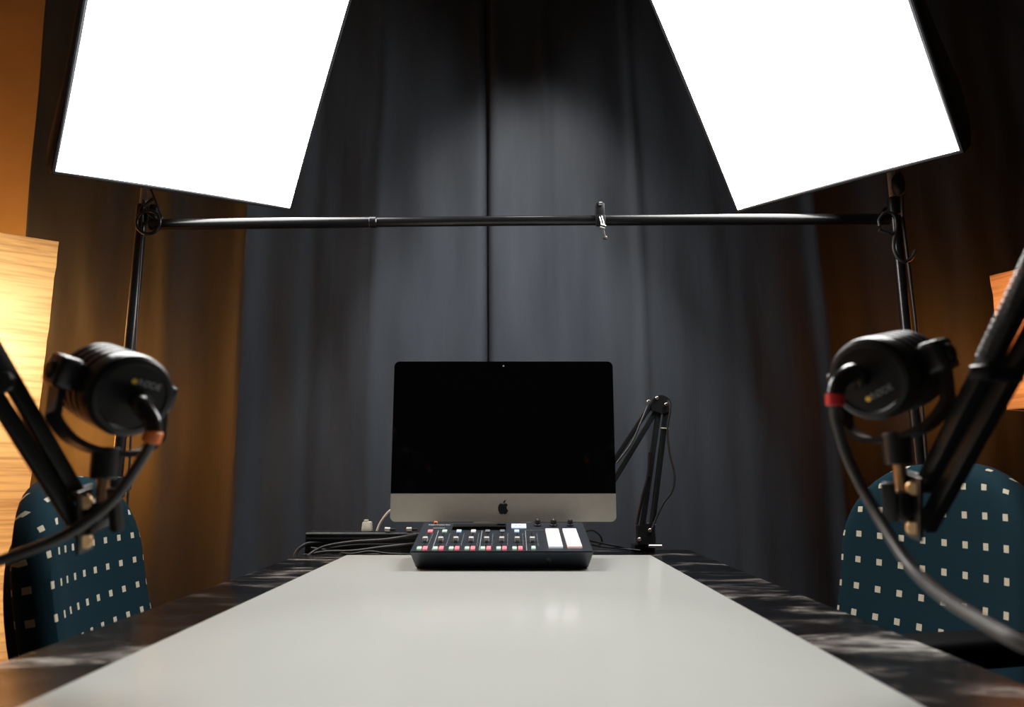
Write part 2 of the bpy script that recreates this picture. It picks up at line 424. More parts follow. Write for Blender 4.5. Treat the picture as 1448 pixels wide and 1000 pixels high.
def mxy(cx, cy):                     # photo crop -> (x across, s along the sloped top)
    w = wid(cy); tt = (1 / w - 1 / 1165) / (1 / 1035 - 1 / 1165)
    return (cx - 702.5) / w * .35, tt * SLEN * .93
def TOP(x, s, h=0): return V((XM + x, YF, BZ + ZF)) + sl * s + nr * h
def topmx(x, s, h=0): return L4(V((1, 0, 0)), sl, nr, TOP(x, s, h))
def on_top(name, m, cx0, cx1, cy0, cy1, h, parent=t, bev=.0008):
    xa, s0 = mxy((cx0 + cx1) / 2, cy1); xb, s1 = mxy((cx0 + cx1) / 2, cy0); w = (cx1 - cx0) / wid((cy0 + cy1) / 2) * .35
    return MB().box((0, 0, h / 2 - .0005), (w, max(.0035, s1 - s0), h + .001), bev, topmx((xa + xb) / 2, (s0 + s1) / 2)).build(name, m, parent)
fx = [205, 305, 403, 502, 602, 700, 800, 898]
for i, x in enumerate(fx):
    xc = (702.5 + (x - 702.5) * 1.0)
    xs, s0 = mxy(x, 385); _, s1 = mxy(x, 300)
    MB().box((0, 0, .0004), (.003, s1 - s0, .001), 0, topmx(xs, (s0 + s1) / 2)).build('fader_track', 'slot', t)
    _, sc = mxy(x, 358)
    f = MB().box((0, 0, .0055), (.0098, .011, .009), .0015, topmx(xs, sc)).build('fader', 'cap', t)
    MB().box((0, 0, .0025), (.007, .013, .006), .001, topmx(xs, sc - .001)).build('fader_base', 'dimled', f)
for x, m in zip((238, 330, 422, 515, 607, 700, 793), ('pinkled', 'greenled', 'blueled', 'whiteled', 'dimled', 'dimled', 'blueled')):
    on_top('channel_button', m, x - 15, x + 15, 283, 297, .0025)
for i, x in enumerate((180, 282, 382, 482, 582, 682, 783)):
    on_top('mute_button', 'greenled', x - 14, x + 14, 396, 411, .003)
    on_top('record_button', 'pinkled', x + 37 - 14, x + 37 + 14, 394, 412, .003)
on_top('mute_button', 'greenled', 890, 916, 393, 409, .003)
for a, b in ((290, 262), (570, 560), (848, 860)):
    xa, s1 = mxy(a, 285); xb, s0 = mxy(b, 415)
    MB().bar(TOP(xb, s0, .0004), TOP(xa, s1, .0004), .0012, .0008, 0, up=nr).build('divider_line', 'greypaint', t)
xa, s1 = mxy(848, 284); xb, _ = mxy(965, 284)
MB().bar(TOP(xa, s1, .0004), TOP(xb, s1, .0004), .0008, .0012, 0, up=nr).build('divider_line', 'greypaint', t)
for x in (215, 330, 425, 525, 620, 720, 820, 915):       # printed level scale, one comb
    xx, s0 = mxy(x + 16, 384); _, s1 = mxy(x + 16, 303)
    pts = [(0, 0), (.0008, 0)]; n = 6
    for q in range(n):
        a = (s1 - s0) * q / (n - 1)
        pts += [(.0008, a), (.004, a), (.004, a + .0008), (.0008, a + .0008)]
    pts.append((0, s1 - s0 + .0008))
    MB().poly(pts, .0004, topmx(xx, s0, .0004) @ Matrix.Rotation(-PI / 2, 4, 'X')).build('level_scale', 'dimled', t)
pads = [[('padpink', 280), ('padwhite', 308), ('padblue', 337), ('padblue', 368)], [('padwhite', 280), ('padwhite', 308), ('padwhite', 337), ('padpink', 368)]]
ys = [280, 308, 337, 368, 400]
for c, (tl, tr, bl, br) in enumerate(((975, 1060, 1000, 1090), (1085, 1172, 1120, 1212))):
    for r in range(4):
        f = (ys[r] + ys[r + 1]) / 2; k = (f - 280) / 120
        on_top('sound_pad', pads[c][r][0], tl + (bl - tl) * k, tr + (br - tr) * k, ys[r] + .6, ys[r + 1] - .6, .004, bev=.001)
on_top('touch_screen', 'glass', 380, 722, 243, 280, .002)
on_top('small_display', 'display', 757, 852, 243, 268, .002)
x, s = mxy(805, 256)
for dx in (-.006, .002): MB().box((dx, 0, .0024), (.006, .0035, .0006), 0, topmx(x, s)).build('readout', 'greypaint', t)
x, s = mxy(298, 247); text('RØDECaster Pro', .0066, topmx(x - .002, s, .0006), 'brand_text', 'whitepaint', t)
x, s = mxy(298, 268); MB().box((-.002, 0, .0003), (.026, .004, .0006), 0, topmx(x, s)).build('printed_strip', 'greenpaint', t)
x, s = mxy(268, 234); MB().cyl(TOP(x, s, -.001), TOP(x, s, .004), .0045, seg=16, bev=.001).build('round_button', 'orange', t)
for cx, r in ((925, .0075), (1028, .0075), (1135, .0065)):
    x, s = mxy(cx, 252); k = MB().lathe([(r * 1.08, 0), (r * 1.05, .004), (r * .9, .005), (r * .86, .0125), (r * .78, .0135)], TOP(x, s, -.0005), nr, 20).build('knob', 'rubber', t)
    MB().bar(TOP(x, s + r * .2, .0132), TOP(x, s + r * .75, .0132), .0012, .0008, 0, up=nr).build('pointer_mark', 'whitepaint', k)
fn = V((0, -ZF, -(1.428 - YF))).normalized(); fc = V((XM + .0905, (1.428 * .5 + YF * .5), BZ + ZF * .5))
MB().lathe([(.0048, -.001), (.0048, .002), (.0028, .0022), (.0026, .0)], fc, fn, 20, cap=False).build('headphone_jack', 'steel', t)
MB().cyl(fc - fn * .001, fc + fn * .0006, .0026, seg=16).build('jack_hole', 'slot', t)

# ------------------------------------------------------------------ clutter behind, left
PS = thing('power_strip', 'long black power strip lying behind the mixer on the left end of the table', 'power strip', (-.345, 1.79, TZ))
zt = .792
MB().box((-.345, 1.79, (TZ + zt) / 2), (.31, .05, zt - TZ), .004).box((-.345, 1.763, TZ + .034), (.306, .006, .004), .0015).build('body', 'plastic', PS)
MB().box((-.345, 1.763, zt - .003), (.308, .004, .004), .001).build('edge_strip', 'greypaint', PS)
MB().box((-.495, 1.79, (TZ + zt) / 2), (.012, .052, zt - TZ + .002), .003).build('end_cap', 'rubber', PS)
def cable(pts, r, m, label, name='audio_cable', cat='cable', group=None, n=8):
    pts = [V(p) for p in pts]
    base = V((pts[0].x, pts[0].y, min(p.z for p in pts)))
    return solo(MB().tube(pts, r, 10, n=n), name, m, label, cat, base, group)
LC = [
 ([(590, 756, 1.67), (545, 763, 1.68), (500, 766, 1.69), (462, 772, 1.69), (442, 781, 1.68), (434, 788, 1.66)], .0032, 'greycable', 'grey cable curving from the mixer, topmost of the cables before the power strip'),
 ([(586, 769, 1.66), (540, 774, 1.665), (500, 779, 1.67), (462, 780, 1.68), (438, 784, 1.68)], .0032, 'greycable', 'grey cable running low from the mixer front-left side to the table corner'),
 ([(588, 770, 1.71), (540, 770, 1.71), (500, 771, 1.71), (470, 775, 1.71), (450, 779, 1.72)], .0028, 'cable', 'black cable lying straight between two grey cables left of the mixer'),
 ([(417, 793, 1.68), (419, 781, 1.69), (428, 772, 1.70), (440, 768, 1.71), (470, 767, 1.715)], .004, 'cable', 'thick black cable bending down over the far left table corner'),
 ([(440, 775, 1.70), (468, 779, 1.69), (495, 783.5, 1.66), (522, 780, 1.66), (548, 783, 1.655), (580, 784, 1.65)], .0028, 'cable', 'thin black cable waving along the far edge of the white board'),
]
for pts, r, m, lab in LC: cable([P(*p) for p in pts], r, m, lab, group='cables left of the mixer')
t = thing('power_adapter', 'small white plug-in power adapter standing on the black power strip', 'power adapter', PY(519, 750, 1.79))
pp = PY(519, 750, 1.79); pp.z = zt
MB().box((pp.x, pp.y, zt + .012), (.025, .026, .024), .004, taper=(.85, .85)).build('body', 'whiteplug', t)
MB().box((pp.x - .002, pp.y - .004, zt + .026), (.010, .012, .006), .002).build('plug_top', 'whiteplug', t)
q = PY(533, 749, 1.78)
cable([(q.x, q.y, zt + .002), PY(537, 741, 1.78), PY(545, 729, 1.77), PY(553, 721, 1.76), PY(565, 716, 1.745)], .0028, 'whiteplug', 'white cable arching up from the power strip behind the computer', 'power_cable')
for u, v, lab in ((548.5, 741, 'short grey plug lying left of the computer chin near the white cable'), (579, 742, 'short grey plug standing under the computer chin above the mixer corner')):
    a = PY(u - 4, v, 1.765); b = PY(u + 4, v, 1.765); a.z = b.z = zt + .0065
    t = thing('cable_plug', lab, 'plug', (a + b) / 2 - V((0, 0, .0065)))
    MB().cyl(a, b, .0062, bev=.001).build('barrel', 'steel', t)
    MB().cyl(b - V((.002, 0, 0)), b + V((.012, 0, 0)), .0035, seg=14).build('strain_relief', 'rubber', t)
# right
RC = [
 ([(826, 752, 1.66), (838, 750, 1.68), (848, 757, 1.69), (851, 766, 1.70), (846, 772, 1.70)], .0024, 'black cable looped behind the right rear corner of the mixer'),
 ([(830, 764, 1.66), (850, 768, 1.69), (870, 772, 1.71), (893, 776, 1.74)], .0024, 'black cable running from the mixer toward the boom arm clamp'),
 ([(834, 770, 1.65), (855, 774, 1.69), (880, 776, 1.72), (905, 778.5, 1.72)], .002, 'thin black cable lying along the right far edge of the white board'),
]
for pts, r, lab in RC: cable([P(*p) for p in pts], r, 'cable', lab, group='cables right of the mixer')

# ------------------------------------------------------------------ rear boom arm
def bolt(c, n, r, h, m, parent): return MB().cyl(V(c) - V(n) * h / 2, V(c) + V(n) * h / 2, r, seg=16, bev=r * .2).build('bolt', m, parent)
YB = 1.80
b0 = PY(912, 770, YB); 
t = thing('boom_arm', 'slim black boom arm clamped to the far table end beside the computer', 'boom arm', (b0.x, YB + .02, TZ))
ny = V((0, -1, 0))
MB().box((b0.x, YB + .03, TZ + .008), (.05, .06, .016), .003).box((b0.x, TY1 + .008, TZ - .025), (.04, .012, .08), .003).box((b0.x, YB + .035, TZ - .058), (.04, .06, .01), .003).build('clamp', 'black', t)
MB().cyl((b0.x, YB + .03, TZ + .012), (b0.x, YB + .03, TZ + .03), .013, bev=.002).build('swivel_post', 'satin', t)
q1, q2, q3, q4 = PY(901, 770, YB), PY(926, 768, YB), PY(924, 738, YB), PY(900, 744, YB)
MB().poly([(p.x, p.z) for p in (q1, q2, q3, q4)], .026, Matrix.Translation((0, YB - .013 + .0, 0))).build('base_bracket', 'black', t)
bolt(PY(904, 763, YB - .014), ny, .0048, .006, 'steel', t); bolt(PY(919, 750, YB - .014), ny, .0048, .006, 'steel', t)
a = PY(917, 772.5, YB - .02); b = PY(936, 772.5, YB - .02)
MB().cyl(a, b, .004, bev=.001, seg=16).build('clamp_screw', 'steel', t)
MB().bar(PY(921, 752, YB), PY(942, 580, YB), .0145, .013).build('lower_bar', 'black', t)
MB().bar(PY(906, 760, YB), PY(931, 583, YB), .013, .013).build('lower_bar', 'black', t)
MB().tube([PY(900, 742, YB - .012), PY(908, 705, YB - .012), PY(917, 672, YB - .012), PY(919, 640, YB - .010)], .0042).tube([PY(906, 742, YB - .014), PY(913, 700, YB - .014), PY(918, 674, YB - .012)], .0026).build('tension_spring', 'satin', t)
MB().cyl(PY(918, 672, YB - .02), PY(918, 672, YB), .004, seg=14).build('spring_pin', 'satin', t)
e = PY(934, 574, YB)
mb = MB(); pts = [(e.x + .026 * math.cos(k * PI / 10 + .0), e.z + .026 * math.sin(k * PI / 10)) for k in range(11)]
pts += [(e.x - .024, e.z - .012), (e.x + .002, e.z - .022), (e.x + .024, e.z - .014)]
mb.poly(pts, .024, Matrix.Translation((0, YB - .012, 0))).build('elbow_plate', 'black', t)
for u, v in ((917, 568), (929, 563), (942, 572)): bolt(PY(u, v, YB - .014), ny, .0042, .006, 'steel', t)
MB().bar(PY(921, 572, YB), PY(852, 676, YB + .0), .013, .012).build('upper_bar', 'black', t)
MB().bar(PY(929, 579, YB), PY(856, 700, YB + .0), .013, .012).build('upper_bar', 'black', t)
MB().tube([PY(916, 574, YB - .012), PY(905, 600, YB - .014), PY(893, 627, YB - .012), PY(872, 655, YB - .01)], .0026).build('arm_cord', 'greycable', t)
for u, v, w in ((939.5, 606, 11), (921, 741, 11)):
    a = PY(u - w / 2, v - .5, YB - .001); b = PY(u + w / 2, v + .5, YB - .001)
    MB().bar(a, b, .003, .017, .001, up=V((0, 1, 0))).build('cable_tie', 'whiteplug', t)
cable([PY(*p) for p in ((944, 566, YB - .02), (948, 578, YB - .022), (944, 606, YB - .016), (947, 640, YB - .014), (954, 672, YB - .012), (950, 695, YB - .012), (938, 712, YB - .012), (927, 735, YB - .014), (922, 748, YB - .018))], .0028, 'cable', 'thin black cable hanging loose from the elbow of the boom arm beside the computer')

# ------------------------------------------------------------------ light stands, crossbar, soft boxes
SY = 1.72
PLX, PRX = -.946, .980
def stand(x, label, zt, silver0, side):
    t = thing('light_stand', label, 'light stand', (x, SY, 0))
    MB().cyl((x, SY, .12), (x, SY, .92), .0145, bev=.001).build('lower_pole', 'satin', t)
    MB().cyl((x, SY, .9), (x, SY, silver0), .0125, bev=.001).build('middle_pole', 'satin', t)
    MB().cyl((x, SY, silver0), (x, SY, zt), .0095, bev=.001).build('upper_pole', 'polesteel', t)
    for z, r in ((.9, .02), (silver0 - .01, .0155)):
        c = MB().cyl((x, SY, z - .025), (x, SY, z + .025), r, bev=.003).build('collar', 'black', t)
        MB().cyl((x, SY + .015, z), (x, SY + .035, z), .006, seg=14).cyl((x, SY + .033, z), (x, SY + .05, z), .014, .012, seg=14, bev=.002).build('collar_knob', 'rubber', c)
    MB().cyl((x, SY, .36), (x, SY, .42), .021, bev=.003).build('leg_hub', 'black', t)
    for k in range(3):
        a = k * 2 * PI / 3 + (PI / 2 if side < 0 else PI / 2)
        d = V((math.cos(a), math.sin(a), 0))
        l = MB().bar(V((x, SY, .39)) + d * .02, V((x, SY, .016)) + d * .36, .018, .01).build('leg', 'satin', t)
        MB().bar(V((x, SY, .14)), V((x, SY, .2)) + d * .19, .008, .006).build('brace', 'satin', t)
        MB().cyl(V((x, SY, .001)) + d * .362, V((x, SY, .03)) + d * .352, .013, bev=.003, seg=14).build('foot', 'rubber', l)
    return t
CB_Z = .92 + .374 * SY - .002
stand(PLX, 'black light stand on the left holding up the left soft box', 2.06, CB_Z + .035, -1)
stand(PRX, 'black light stand on the right holding up the right soft box', 2.06, CB_Z + .055, 1)
# crossbar
def barpt(u): return PY(u, 318 - (u - 215) * 8 / 1035 - 1.5 * math.sin(PI * (u - 215) / 1035), SY - .03)
t = thing('crossbar', 'long black metal crossbar spanning between the two light stands', 'crossbar', barpt(720))
MB().tube([barpt(216 + (530 - 216) * k / 8) for k in range(9)], .0138, 20).build('end_section', 'satin', t)
MB().tube([barpt(524 + (852 - 524) * k / 8) for k in range(9)], .0126, 20).build('middle_section', 'satin', t)
MB().tube([barpt(844 + (1254 - 844) * k / 8) for k in range(9)], .0138, 20).build('end_section', 'satin', t)
for u in (216, 1250):
    MB().cyl(barpt(u - 4), barpt(u + 8), .014, bev=.002).build('end_cap', 'rubber', t)
for u in (528, 848):
    MB().cyl(barpt(u - 6), barpt(u + 6), .0148, bev=.003).build('joint_collar', 'satin', t)
# hooks holding the crossbar
h = barpt(211) + V((0, -.012, 0))
t = thing('ring_hook', 'black ring hook holding the left end of the crossbar to its stand', 'hook', h)
MB().torus(h + V((.004, 0, .002)), .029, .0042, (.0, 1, .1)).build('ring', 'satin', t)
MB().tube([h + V((-.018, .0, .018)), h + V((-.022, .01, .04)), h + V((-.012, .02, .062)), h + V((.002, .02, .075))], .0042).build('shank', 'satin', t)
MB().box(h + V((.0, .03, .035)), (.02, .02, .05), .006).build('clip_body', 'rubber', t)
h = barpt(1252) + V((0, -.016, 0)); k = SY / 1000.
t = thing('s_hook', 'black metal double hook hanging at the right end of the crossbar', 'hook', h)
def hp(u, v): return PY(u, v, SY - .046)
MB().tube([hp(*p) for p in ((1243, 325), (1252, 329), (1262, 331), (1267, 325), (1266, 309), (1259, 301), (1250, 302), (1243, 311), (1244, 320))], .0042, 10).build('closed_loop', 'greycable', t)
MB().tube([hp(*p) for p in ((1267, 326), (1264, 340), (1264, 352), (1269, 364), (1278, 370), (1288, 366), (1293, 357), (1294, 354))], .0044, 10).build('open_hook', 'greycable', t)
# clip on the crossbar
c = barpt(848)
t = thing('screw_clamp', 'small dark screw clamp with a chrome screw gripping the crossbar middle', 'clamp', c - V((0, 0, .05)))
MB().box(c + V((0, -.004, .017)), (.022, .03, .046), .004).box(c + V((0, -.019, -.008)), (.024, .008, .03), .003).build('jaw', 'black', t)
MB().cyl(c + V((-.004, -.02, .036)), c + V((.004, -.02, .036)), .005, seg=12).build('hinge_pin', 'steel', t)
MB().tube([c + V((0, -.024, .0)), c + V((.003, -.026, -.014)), c + V((.005, -.026, -.024))], .0045, smooth=False).cyl(c + V((-.002, -.026, -.024)), c + V((.010, -.026, -.028)), .006, seg=12).build('screw', 'chrome', t)
MB().cyl(c + V((.003, -.026, -.026)), c + V((.008, -.026, -.052)), .0028, seg=10).build('screw_rod', 'black', t)
MB().box(c + V((.008, -.026, -.055)), (.011, .008, .008), .002).build('screw_handle', 'steel', t)

def diff_mat():
    m, N, L = nodes('glowing_white_diffuser'); b = N['Principled BSDF']
    b.inputs['Base Color'].default_value = (.9, .9, .9, 1); b.inputs['Emission Color'].default_value = (1, .985, .95, 1)
    tc = N.new('ShaderNodeTexCoord'); nz = N.new('ShaderNodeTexNoise'); nz.inputs['Scale'].default_value = 6
    mr = N.new('ShaderNodeMapRange'); mr.inputs['To Min'].default_value = SBE * .95; mr.inputs['To Max'].default_value = SBE * 1.05
    L.new(tc.outputs['Object'], nz.inputs['Vector']); L.new(nz.outputs['Fac'], mr.inputs['Value']); L.new(mr.outputs['Result'], b.inputs['Emission Strength'])
    return m
SBE = 15.0
M['diffuser'] = diff_mat()
def Rm(yaw, tilt, roll):
    return Matrix.Rotation(yaw, 3, 'Z') @ Matrix.Rotation(tilt, 3, 'X') @ Matrix.Rotation(roll, 3, 'Y')
def softbox(bc, yaw, tilt, roll, label, polex):
    w, hgt = .6, .70
    R = Rm(yaw, tilt, roll); X, Y, Z = [R.col[i].copy() for i in range(3)]
    c0 = CAM + V(bc) + Z * hgt / 2
    mx = L4(X, Y, Z, c0)
    t = thing('softbox', label, 'softbox', V((polex, SY, 2.0)))
    mb = MB(); n = 12; g = []
    for j in range(n + 1):
        row = []
        for i in range(n + 1):
            a, b = i / n * 2 - 1, j / n * 2 - 1
            row.append(mx @ V((a * w / 2 * (1 - .012 * (1 - b * b)), -.012 * (1 - a * a) * (1 - b * b) , b * hgt / 2 * (1 - .01 * (1 - a * a)))))
        g.append(row)
    mb.quadstrip(g).build('diffuser', 'diffuser', t, recalc=False)
    mb = MB(); n = 10                                   # black fabric shell: rim back to the lamp head
    rings = []
    def loop(s, dy, bulge):
        pts = []
        for cx0, cz0, cx1, cz1 in ((-1, -1, 1, -1), (1, -1, 1, 1), (1, 1, -1, 1), (-1, 1, -1, -1)):
            for k in range(n):
                f = k / n; a = cx0 + (cx1 - cx0) * f; b = cz0 + (cz1 - cz0) * f
                q = 1 - bulge * math.sin(PI * f)
                pts.append(mb.bm.verts.new(mx @ V((a * (w / 2 + .008) * s * q, dy, b * (hgt / 2 + .008) * s * q))))
        return pts
    prof = ((1.0, .0, .012), (.99, .04, .02), (.90, .12, .05), (.72, .24, .08), (.4, .34, .12), (.2, .385, .15))
    rings = [loop(*p) for p in prof]
    for a, b in zip(rings, rings[1:]):
        for k in range(len(a)): mb.bm.faces.new((a[k], b[k], b[(k + 1) % len(a)], a[(k + 1) % len(a)]))
    sh = mb.build('fabric_shell', 'shell', t)
    s = sh.modifiers.new('cloth', 'SOLIDIFY'); s.thickness = .003; s.offset = -1
    mb = MB()
    cs = [mx @ V((a * (w / 2 + .004), .004, b * (hgt / 2 + .004))) for a, b in ((-1, -1), (1, -1), (1, 1), (-1, 1), (-1, -1))]
    for a, b in zip(cs, cs[1:]): mb.tube([a, b], .0045, 8, smooth=False)
    mb.build('rim', 'shell', t)
    hd = MB().cyl(mx @ V((0, .37, 0)), mx @ V((0, .47, 0)), .075, .06, bev=.008).build('lamp_head', 'black', t)
    MB().cyl(mx @ V((0, .47, 0)), mx @ V((0, .50, 0)), .03, .024, bev=.004).build('lamp_cap', 'rubber', hd)
    top = V((polex, SY, 2.05))
    MB().tube([mx @ V((0, .42, -.07)), (mx @ V((0, .44, -.09)) + top) / 2, top], .013, 12).build('tilt_bracket', 'black', t)
    return mx
softbox((-.807, 1.669, .705), 1.052, .586, -.212, 'glowing white soft box over the left chair', PLX)
softbox((.784, 1.635, .71), -1.14, .601, .149, 'glowing white soft box over the right chair', PRX)

# power cords on the stands
cable([PY(*p) for p in ((1272, 243, SY - .03), (1276, 268, SY - .03), (1276, 300, SY - .03), (1281, 345, SY - .03), (1288, 400, SY - .03), (1296, 470, SY - .03), (1303, 560, SY - .03), (1310, 650, SY - .03), (1318, 760, SY - .03))], .004, 'cable', 'black power cord running down along the right light stand', 'lamp_cable', 'cord')
t = thing('cord_switch', 'dark oval cord switch at the top of the right light stand', 'switch', PY(1271, 275, SY - .05))
MB().lathe([(.004, 0), (.013, .008), (.0155, .025), (.0145, .045), (.006, .058)], PY(1272, 277, SY - .05), (0, 0, 1), 20).build('housing', 'rubber', t)
MB().box(PY(1270, 263, SY - .066), (.006, .006, .012), .002).build('rocker', 'plastic', t)
cable([PY(*p) for p in ((210, 262, SY - .03), (216, 275, SY - .03), (226, 300, SY - .035), (229, 308, SY - .04), (222, 311, SY - .04), (208, 300, SY - .04), (202, 285, SY - .03), (201, 340, SY - .028), (193, 460, SY - .028), (186, 600, SY - .028), (180, 720, SY - .028))], .0026, 'cable', 'thin black power cord looped at the top of the left light stand', 'lamp_cable', 'cord')

# ------------------------------------------------------------------ floor lamps
def lamp(corner, z0, z1, ex, ey, w, d, pm, label, leglen, bulbs):
    ex, ey = V(ex).normalized(), V(ey).normalized(); c = V((corner[0], corner[1], 0)) + ex * w / 2 + ey * d / 2
    t = thing('floor_lamp', label, 'lamp', (c.x, c.y, 0))
    mb = MB(); loops = []
    nz = 40
    per = [(-1, -1), (1, -1), (1, 1), (-1, 1)]
    rows = []
    for j in range(nz + 1):
        z = z0 + (z1 - z0) * j / nz; row = []
        for (a0, b0), (a1, b1) in zip(per, per[1:] + per[:1]):
            for k in range(8):
                f = k / 8; a = a0 + (a1 - a0) * f; b = b0 + (b1 - b0) * f
                wob = 1 + .004 * math.sin(z * 37 + a * 3) + .004 * math.sin(z * 83)
                row.append(mb.bm.verts.new(c + ex * a * w / 2 * wob + ey * b * d / 2 * wob + V((0, 0, z))))
        rows.append(row)
    for a, b in zip(rows, rows[1:]):
        for k in range(len(a)): mb.bm.faces.new((a[k], a[(k + 1) % len(a)], b[(k + 1) % len(a)], b[k]))
    mb.build('shade', pm, t)
    mb = MB()
    for z in (z0 + .004, z1 - .004):
        cs = [c + ex * a * (w / 2 - .006) + ey * b * (d / 2 - .006) + V((0, 0, z)) for a, b in per]
        for a, b in zip(cs, cs[1:] + cs[:1]): mb.tube([a, b], .003, 8, smooth=False)
    mb.build('wire_frame', 'black', t)
    MB().cyl(c + V((0, 0, .028)), c + V((0, 0, z0 + .1)), .011).build('stem', 'lampbase', t)
    MB().box(c + V((0, 0, .015)), (w * .85, d * .85, .028), .006).build('base', 'lampbase', t)
    MB().bar(c - ex * (w / 2 - .01) + V((0, 0, z0 + .06)), c + ex * (w / 2 - .01) + V((0, 0, z0 + .06)), .008).build('crosspiece', 'lampbase', t)
    for i, (z, pw, col) in enumerate(bulbs):
        MB().lathe([(.012, -.05), (.014, -.03), (.028, .0), (.03, .02), (.02, .042), (.004, .05)], c + V((0, 0, z - .07)), (0, 0, 1), 16).build('bulb', 'bulb', t)
        MB().cyl(c + V((0, 0, max(z0 + .06, z - .35))), c + V((0, 0, z - .118)), .008, seg=12).build('bulb_holder', 'black', t)
        ld = bpy.data.lights.new('bulb_light', 'POINT'); ld.energy = pw; ld.color = col; ld.shadow_soft_size = .045
        lo = bpy.data.objects.new('bulb_light', ld); COL.objects.link(lo); lo.location = c + V((0, 0, z))
th = math.radians(35)
cr = PY(83, 342, 1.75)
lamp((cr.x, cr.y), .22, cr.z, (-math.cos(th), -math.sin(th), 0), (-math.sin(th), math.cos(th), 0), .34, .34, 'paper', 'tall glowing paper floor lamp with grained shade behind the left chair', .2, [(1.22, 6.6, (1, .64, .34)), (.62, 1.7, (1, .56, .25))])
cr = PY(1400, 390, 1.9); cb = PY(1418, 580, 1.9)
lamp((cr.x, cr.y), cb.z, cr.z, (.43, -.9, 0), (.9, .43, 0), .28, .28, 'paper2', 'orange paper lamp half hidden by the right boom arm', .2, [(1.28, 3.0, (1, .46, .18))])

def warm(loc, pw, col, size):  # unseen fill light, added to warm the curtain and back wall near the paper lamps
    ld = bpy.data.lights.new('warm_fill_light', 'POINT'); ld.energy = pw; ld.color = col; ld.shadow_soft_size = size
    lo = bpy.data.objects.new('warm_fill_light', ld); COL.objects.link(lo); lo.location = loc
warm((-1.58, 2.24, 1.06), 13, (1, .34, .05), .1)
warm((-2.05, 2.55, 1.55), 10, (1, .54, .20), .1)
warm((1.70, 2.27, 1.28), 4.5, (1, .33, .05), .1)

sl_ = bpy.data.lights.new('curtain_fill_spot', 'SPOT'); sl_.energy = 40; sl_.color = (1, .92, .83); sl_.spot_size = math.radians(66); sl_.spot_blend = .8; sl_.shadow_soft_size = .08  # added spot out of view, makes the pool of light on the curtains
so = bpy.data.objects.new('curtain_fill_spot', sl_); COL.objects.link(so); so.location = (.06, 1.75, 2.62)
so.rotation_euler = (V((.06, 1.75, 2.62)) - V((.06, 2.22, 1.66))).to_track_quat('Z', 'Y').to_euler()

# ------------------------------------------------------------------ chairs
def backrest_mesh(w, hgt, th_, inset=0, y0=0, flat=False):
    mb = MB(); B = mb.bm
    out = []
    n = 10; RT = w * .40
    for cx, cz, a, r in ((w / 2, hgt, 0, RT), (-w / 2, hgt, PI / 2, RT), (-w / 2, 0, PI, .09), (w / 2, 0, 1.5 * PI, .09)):
        sx, sz = (1 if cx > 0 else -1), (1 if cz > 0 else -1)
        ox, oz = cx - sx * r, cz - sz * r
        for k in range(n + 1):
            q = a + PI / 2 * k / n; out.append((ox + r * math.cos(q), oz + r * math.sin(q)))
        # straight run to next corner
        nx = {0: None}
    # densify
    dens = []
    for i in range(len(out)):
        p, q = out[i], out[(i + 1) % len(out)]; l = math.dist(p, q); k = max(1, int(l / .03))
        for j in range(k): dens.append((p[0] + (q[0] - p[0]) * j / k, p[1] + (q[1] - p[1]) * j / k))
    out = dens; cz = hgt / 2
    prof = [(.12, .0), (.3, .0), (.5, .001), (.68, .002), (.82, .004), (.9, .007), (.955, .014), (.985, .025), (1, .04), (1, th_ - .03), (.985, th_ - .015), (.95, th_ - .005), (.85, th_), (.5, th_), (.15, th_)]
    rings = [[V((x * s, y0 + d, cz + (z - cz) * s)) for x, z in out] for s, d in prof]
    no = []
    for i in range(len(out)):
        p, q = out[i - 1], out[(i + 1) % len(out)]; l = max(1e-6, math.dist(p, q)); no.append(((q[1] - p[1]) / l, -(q[0] - p[0]) / l))
    uvs = {}
    def bend(p):
        y = p.y - .045 * (p.x / (w / 2)) ** 2 + .02 * math.sin(PI * (p.z / hgt - .1)) - .0
        return V((p.x, y, p.z))
    rv = [[B.verts.new(bend(p)) for p in r] for r in rings]
    for (sc, d), r in zip(prof, rv):
        for k, v in enumerate(r): uvs[v] = (out[k][0] * sc + no[k][0] * d, cz + (out[k][1] - cz) * sc + no[k][1] * d)
    for a, b in zip(rv, rv[1:]):
        for k in range(len(a)): B.faces.new((a[k], a[(k + 1) % len(a)], b[(k + 1) % len(a)], b[k]))
    for r, d in ((rv[0], 0), (rv[-1], th_)):
        c = B.verts.new(bend(V((0, y0 + d, cz)))); uvs[c] = (0, cz)
        for k in range(len(r)): B.faces.new((r[k], r[(k + 1) % len(r)], c))
    uvl = B.loops.layers.uv.new('cloth')
    for f in B.faces:
        for l in f.loops: l[uvl].uv = uvs[l.vert]
    return mb
